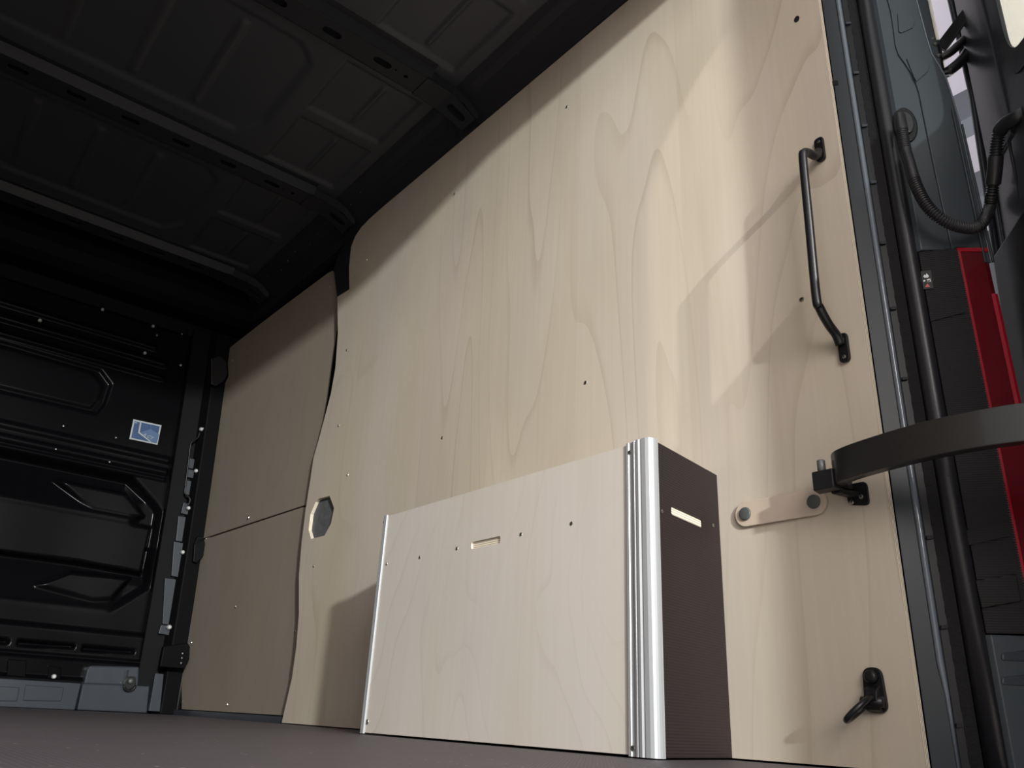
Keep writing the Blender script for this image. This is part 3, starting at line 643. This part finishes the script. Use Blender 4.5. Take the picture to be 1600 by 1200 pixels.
plate('window_seal', [door_pt(p.x, p.y, -.007) for p in rounded([(.240, 1.03), (.865, .92), (.865, 1.76), (.275, 1.76)], [.07, .07, .25, .07], 8)], DN * .004, RUBBER, dr,
      holes=[[door_pt(p.x, p.y, -.007) for p in rounded([(.272, 1.068), (.833, .957), (.833, 1.725), (.307, 1.725)], [.06, .06, .24, .06], 8)]])
plate('glass', [door_pt(p.x, p.y, .0015) for p in rounded([(.255, 1.05), (.835, .955), (.835, 1.725), (.29, 1.725)], [.06, .06, .24, .06], 8)], DN * .003, CLEAR, dr)
dpress = [(.05, .95), (.20, .95), (.20, 1.24), (.21, 1.50), (.05, 1.50)]
plate('pressed_panel', [door_pt(a, b, -.006) for a, b in dpress], DN * .006, GREYD, dr, bevel=.003)
for s_, r_s in ((.012, .006), (.055, .003), (.17, .003)):
    tube('edge_fold_or_glint', [door_pt(s_, z, -.003) for z in np.linspace(.0, 1.78, 12)], r_s, GREYD, dr, seg=10)
plate('inner_trim', [door_pt(a, b, -.012) for a, b in ((.02, .02), (.97, .02), (.97, .80), (.02, .80))], DN * .012, PLASTIC, dr, bevel=.004)
strip('hinge_face', [tuple((HD + DN * .047)[:2]), tuple((HD - DU * .012 + DN * .045)[:2]), tuple((HD - DU * .012 + DN * .004)[:2]), tuple((HD - DN * .001)[:2])], (1.0, 1.80), GREYD, dr, bevel=.001)

# hinge
hg = empty('hinge', (0, 0, 0)); hg['label'] = 'black upper hinge with bowed arm'
def hp(u, v, x): return at(u, v, 0, x)
plate('pillar_leaf', [hp(u, v, .124) for u, v in ((1440, 47), (1446, 47), (1452, 70), (1464, 98), (1464, 110), (1456, 100), (1446, 74))], (.008, .006, 0), POWDER, hg, bevel=.001)
tube('pivot', [hp(1462, 73, .128), hp(1469, 112, .128)], .0075, POWDER, hg, seg=14)
for q in ((1454, 62), (1458, 70), (1463, 88)): tube('bolt', [hp(*q, .120), hp(q[0] + 6, q[1] - 1, .120)], .0042, STUD, hg, seg=8)
tube('arm', smooth_path([hp(1468, 92, .13), hp(1485, 82, .14), hp(1500, 68, .16), hp(1518, 50, .185)], 6), .0075, POWDER, hg, sx=1.5)
tube('bowed_arm', smooth_path([hp(1472, 116, .13), hp(1480, 113, .135), hp(1492, 104, .145), hp(1506, 90, .165), hp(1518, 72, .185), hp(1524, 58, .198)], 6), [.006] * 6 + [.0095] * 25, POWDER, hg, sx=1.3)
plate('stay', [hp(u, v, .15) for u, v in ((1462, 70), (1506, 12), (1508, 36), (1478, 78))], (.006, .004, 0), POWDER, hg, bevel=.001)
plate('door_leaf', [hp(u, v, .185) for u, v in ((1505, 10), (1540, -10), (1542, 22), (1520, 30), (1516, 60), (1504, 66))], (.006, .004, 0), POWDER, hg, bevel=.001)
plate('cover', [hp(u, v, .18) for u, v in ((1507, -20), (1536, -20), (1540, 10), (1520, 25), (1510, 22))], (.012, -.004, 0), PLASTIC, hg, bevel=.002)

hg.parent = dr; hg.matrix_parent_inverse = Matrix.Translation(-Vector(dr.location))
# corrugated conduit between pillar and door
cd = empty('cable_conduit', at(1410, 190, 0, .07)); tag(cd, 'black corrugated cable conduit looping from the rear pillar to the door', 'cable conduit')
gc = onplane(1414, 197, PA, Pn)
tS = Vector((Pn.y, -Pn.x, 0)); tS = tS if tS.x > 0 else -tS
gl = [gc + tS * (.020 * math.cos(a)) + Vector((0, 0, .038 * math.sin(a))) for a in np.linspace(0, 2 * math.pi, 25)[:-1]]
plate('grommet', gl, Pn * .006, PLASTIC, cd, bevel=.003)
plate('grommet_core', [gc + (p - gc) * .62 + Pn * .006 for p in gl], Pn * .006, RUBBER, cd, bevel=.003)
xs = [(1405, 183, .030), (1407, 195, .024), (1409, 205, .022), (1414, 232, .020), (1421, 255, .018), (1428, 280, .018), (1437, 302, .020), (1449, 322, .026), (1465, 338, .036), (1485, 350, .052), (1508, 356, .072), (1525, 355, .090), (1537, 345, .105), (1546, 325, .118), (1550, 300, .126), (1554, 270, .134), (1556, 245, .140), (1558, 222, .146), (1562, 205, .152), (1573, 192, .160), (1588, 184, .172), (1600, 176, .185)]
ctrl = [at(u, v, 0, x) for u, v, x in xs]
for k_, off_ in zip(range(13, 22), (.030, .030, .028, .026, .024, .022, .018, .010, .0)): ctrl[k_] = onplane(xs[k_][0], xs[k_][1], HD - DN * off_, DN); cpth = smooth_path(ctrl, 40)
N_ = len(ctrl)
def seg_path(i0, i1): return cpth[int(i0 * 40):int(i1 * 40) + 1]
def corr(path, r, pitch):
    out, rad = [], []; acc = 0
    # resample finely and ripple the radius
    tot = sum((path[i + 1] - path[i]).length for i in range(len(path) - 1)); m = max(8, int(tot / pitch * 5)); cum = [0]
    for i in range(len(path) - 1): cum.append(cum[-1] + (path[i + 1] - path[i]).length)
    j = 0
    for k in range(m + 1):
        s = tot * k / m
        while j < len(path) - 2 and cum[j + 1] < s: j += 1
        t = (s - cum[j]) / max(1e-9, cum[j + 1] - cum[j]); out.append(path[j].lerp(path[j + 1], min(1, max(0, t))))
        rad.append(r * (1.0, 1.0, .84, .68, .84)[k % 5])
    return out, rad
tube('elbow', seg_path(0, 2), .0105, CONDUIT, cd, seg=16)
p, r = corr(seg_path(2, 3.2), .0098, .0042); tube('bellows', p, r, CONDUIT, cd, seg=16)
tube('sleeve', seg_path(3.1, 5.0), .0092, CONDUIT, cd, seg=16)
p, r = corr(seg_path(4.9, 14.6), .0098, .0042); tube('bellows', p, r, CONDUIT, cd, seg=16)
tube('sleeve', seg_path(14.4, 16.0), .0115, CONDUIT, cd, seg=16)
p, r = corr(seg_path(15.9, 18.2), .0105, .0046); tube('bellows', p, r, CONDUIT, cd, seg=16)
tube('elbow', seg_path(18, 21), .0115, CONDUIT, cd, seg=16)

# ================================================================== REAR OPENING, OFF TO THE SIDE
hdr = plate('trim_3', [(x, .40, z) for x, z in ((.01, 1.93), (.01, 1.66), (-.05, 1.715), (-.15, 1.735), (-.45, 1.735), (-.56, 1.69), (-.66, 1.655), (-.9, 1.65), (-1.72, 1.65), (-1.72, 1.93))], (0, .05, 0), GREY)
tag(hdr, 'dark grey header over the rear door opening', kind='structure')

# ================================================================== BULKHEAD FITTINGS
def bq(u, v, y=YB): return at(u, v, 1, y)
sk = empty('sticker', bq(228, 675, YB - .001)); tag(sk, 'square blue and white sticker high on the black bulkhead', 'sticker')
def spt(u, v, k): return bq(190 + u / 10, 640 + v / 10, YB - k)
def spl(nm, pts, m, k): plate(nm, [spt(u, v, k) for u, v in pts], (0, .0006, 0), m, sk)
spl('backing', ((185, 150), (625, 245), (560, 550), (120, 458)), STW, .0030)
spl('blue_print', ((205, 180), (597, 262), (540, 525), (150, 440)), BLUE, .0038)
spl('shaded_print', ((300, 352), (455, 305), (585, 385), (555, 520), (470, 500)), BLUEL, .0046)
spl('line_print', ((290, 190), (312, 195), (284, 352), (470, 505), (440, 500), (258, 362)), STW, .0054)
spl('line_print', ((452, 235), (460, 237), (458, 310), (450, 308)), BLUEL, .0054)
spl('line_print', ((212, 195), (240, 200), (234, 216), (208, 208)), STW, .0054)
fc = bpy.data.curves.new('lettering', 'FONT'); fc.body = 'A CT'; fc.size = .020; fc.shear = .3; fc.extrude = .0002; fc.materials.append(STW)
tt = bpy.data.objects.new('tmp', fc); COL.objects.link(tt); tm = bpy.data.meshes.new_from_object(tt); bpy.data.objects.remove(tt)
to = bpy.data.objects.new('lettering', tm); COL.objects.link(to)
a = spt(335, 385, .006); b_ = spt(500, 470, .006); ex = (b_ - a).normalized(); ey = Vector((ex.z, 0, -ex.x)); ey = ey if ey.z > 0 else -ey
mw = Matrix((ex, ey, Vector((0, -1, 0)))).transposed().to_4x4(); mw.translation = a + ey * -.004
to.parent = sk; to.matrix_parent_inverse = Matrix.Translation(-Vector(sk.location)); to.matrix_basis = mw
# bolts on the bulkhead
BOLT = tube_mesh('bolt_head', [(0, 0, 0), (0, -.005, 0), (0, -.0085, 0)], [.0085, .0085, .0055], seg=10); BOLT.materials.append(mat('pale_bolt', (.55, .56, .56), .35, metal=.6))
def bolt(u, v, y, parent, s=1.0):
    o = bpy.data.objects.new('bolt_head', BOLT); COL.objects.link(o); o.parent = parent; o.location = at(u, v, 1, y) - Vector(parent.location); o.scale = (s, s, s); return o
for u, v, s in ((62, 501, 1.15), (160, 484, 1.), (239, 510, 1.), (226, 552, 1.1), (282, 571, .8), (245, 524, .6), (284, 522, .5), (99, 666, .5), (181, 684, .5), (87, 702, .45), (171, 722, .45)):
    bolt(u, v, YB - .016, bk, s * .85)
# front corner pillar
_o = [(-.135, 3.66), (-.135, 3.70), (.028, 3.70), (.028, 3.60), (-.035, 3.60), (-.060, 3.635)]
_v = []
for z_ in np.linspace(0, 1.70, 9):
    dx = -.085 * (z_ / 1.65) ** 1.3
    _v += [(x + dx, y, z_) for x, y in _o]
_f = [(k * 6 + a, k * 6 + (a + 1) % 6, k * 6 + 6 + (a + 1) % 6, k * 6 + 6 + a) for k in range(8) for a in range(6)] + [tuple(range(6)), tuple(range(48, 54))]
cpz = link('pillar_front', mesh('pillar_front', _v, _f), BLACKM, bevel=.004)
tag(cpz, 'black corner pillar between bulkhead and front plywood', kind='structure')
for u, v, s in ((318, 670, .8), (314, 671, 1.1), (306, 736, 1.1), (294, 794, 1.1), (285, 863, 1.1), (264, 980, 1.2)):
    bolt(u, v, 3.615, cpz, s)
for (u0, v0, u1, v1, y) in ((297, 716, 313, 731, 3.628), (294, 733, 309, 745, 3.622), (291, 750, 308, 772, 3.628), (287, 785, 300, 802, 3.622), (279, 806, 297, 845, 3.628), (272, 846, 290, 900, 3.622), (258, 903, 280, 975, 3.628), (252, 976, 270, 990, 3.620)):
    plate('pillar_pad', [at(u0, v0, 1, y), at(u1, v0 + 3, 1, y), at(u1 - 4, v1 + 3, 1, y), at(u0 - 4, v1, 1, y)], (0, .02, 0), SILL, cpz, bevel=.002)
rod = [at(u, v, 1, 3.60) for u, v in ((312, 676), (309, 684), (300, 690), (297, 700), (293, 735), (289, 765), (290, 772), (297, 780), (294, 790))]
lr = tube('latch_rod', smooth_path(rod, 5), .004, POWDER, seg=8); tag(lr, 'thin bent black rod on the pillar beside the bulkhead', 'rod')
# bracket low on the pillar, tucked over the plywood
pk = plate('hinge_bracket', [at(u, v, 1, 3.53) for u, v in ((256, 1010), (282, 1006), (293, 1004), (297, 1010), (296, 1030), (288, 1045), (276, 1044), (250, 1042))], (0, .03, 0), BLACK, bevel=.003)
tag(pk, 'black bracket low on the pillar over the plywood corner', 'bracket')
for v in (1021, 1028, 1036): bolt(285 - (v - 1021) * .15, v, 3.528, pk, .35)
pk2 = plate('stop_block', [at(u, v, 1, 3.58) for u, v in ((309, 838), (318, 838), (321, 850), (319, 868), (308, 880), (302, 878), (304, 850))], (0, .03, 0), BLACK, bevel=.003)
tag(pk2, 'small black stop beside the joint of the front plywood sheets', 'bracket')
pk3 = plate('cable_clip', [at(u, v, 1, 3.57) for u, v in ((330, 560), (345, 556), (354, 566), (356, 585), (350, 596), (338, 603), (330, 600))], (0, .05, 0), POWDER, bevel=.003)
tag(pk3, 'black lug at the upper front corner of the plywood', 'bracket')
plate('pillar_base', [at(u, v, 1, 3.59) for u, v in ((243, 1052), (256, 1053), (250, 1112), (233, 1111))], (0, .03, 0), SILL, cpz, bevel=.002)
# sill corner box with lashing point
sb_ = empty('sill_box', (-.22, 3.62, 0)); tag(sb_, 'blue-grey steel sill box in the corner below the bulkhead', 'sill box')
YS = 3.615
q = [at(u, v, 1, YS) for u, v in ((121, 1109), (230, 1112), (234, 1072), (130, 1068))]
q[0].z = q[1].z = .002
plate('lower_face', q, (0, .07, 0), SILL, sb_, bevel=.004)
plate('upper_face', [at(u, v, 1, YS + .012) for u, v in ((131, 1069), (216, 1072), (218, 1042), (142, 1040), (137, 1044))], (0, .06, 0), SILL, sb_, bevel=.006)
li = empty('lashing_point', at(202, 1066, 1, YS)); tag(li, 'small black lashing point bolted to the blue-grey sill box', 'tie-down')
c0 = at(202, 1066, 1, YS - .002)
plate('back_plate', [c0 + Vector((a, 0, b)) for a, b in rounded([(-.026, -.010), (.0, -.032), (.024, -.012), (.020, .022), (-.012, .022)], .012, 4)], (0, -.010, 0), POWDER, li, bevel=.002)
tube('bolt', [c0 + Vector((0, -.010, .004)), c0 + Vector((0, -.020, .004)), c0 + Vector((0, -.023, .004))], [.011, .010, .006], STUD, li, seg=12)
tube('ring', [c0 + Vector((-.022 * math.cos(a), -.016, -.012 + .020 * -math.sin(a))) for a in np.linspace(0, math.pi, 12)], .004, POWDER, li, seg=8)
plate('hook', [c0 + Vector((a, 0, b)) for a, b in ((-.018, .012), (-.012, .012), (-.013, .045), (-.019, .045))], (0, -.005, 0), POWDER, li, bevel=.001)
# sill along the floor, left of the box
lsill = plate('trim_4', [(-1.60, 3.640, .001), (-.345, 3.640, .001), (-.345, 3.640, .098), (-1.60, 3.640, .098)], (0, .03, 0), SILL, bevel=.003); tag(lsill, 'grey sill plate along the foot of the bulkhead', kind='structure')
for u0, u1 in ((38, 100), (-40, 31)):
    plate('pressed_pad', [at(u, v, 1, 3.636) for u, v in ((u0 + 2, 1070), (u1, 1074), (u1 - 4, 1096), (u0 - 2, 1095))], (0, .006, 0), SILL, lsill, bevel=.003)
bolt(84, 1057, 3.64, bk, 1.1)
plate('strap_loop', [at(u, v, 1, 3.655) for u, v in ((12, 1030), (42, 1032), (40, 1058), (10, 1056))], (0, .02, 0), BLACK, bk, bevel=.003)
plate('bolt_tab', [at(u, v, 1, 3.658) for u, v in ((76, 1040), (96, 1043), (94, 1063), (74, 1060))], (0, .02, 0), BLACK, bk, bevel=.003)

# ================================================================== WORKSHOP OUTSIDE
WSC = mat('workshop_ceiling_white', (.62, .60, .66), .8); WSW = mat('workshop_wall_grey', (.17, .18, .19), .8); CREAM = mat('cream_cladding', (.80, .76, .68), .7); BEAM = mat('beam_grey', (.20, .22, .24), .6)
wc = box('workshop_ceiling', (1.0, -4, 3.3), (7, 8, 3.35), WSC); tag(wc, 'pale workshop ceiling beyond the rear doors', kind='structure')
for k in range(9): plate('joint', [(1.0, -4 + k * 1.2, 3.295), (7, -2.5 + k * 1.2, 3.295), (7, -2.48 + k * 1.2, 3.295), (1.0, -3.98 + k * 1.2, 3.295)], (0, 0, .004), WHITE, wc)
for x in (2.75, 3.5): box('beam', (x, -4, 3.12), (x + .16, 8, 3.30), BEAM, wc)
ww = box('wall_workshop', (4.2, -4, -1), (4.3, 8, 3.3), WSW); tag(ww, 'grey workshop wall beyond the rear doors', kind='structure')
cw = box('wall_cladding', (1.9, -2.0, 1.2), (2.0, .78, 3.28), CREAM); tag(cw, 'cream cladding seen through the door window', kind='structure')
gr = box('ground', (-8, -12, -.75), (8, 8, -.70), mat('workshop_floor', (.50, .46, .42), .6)); tag(gr, 'grey workshop floor under the van', kind='structure')
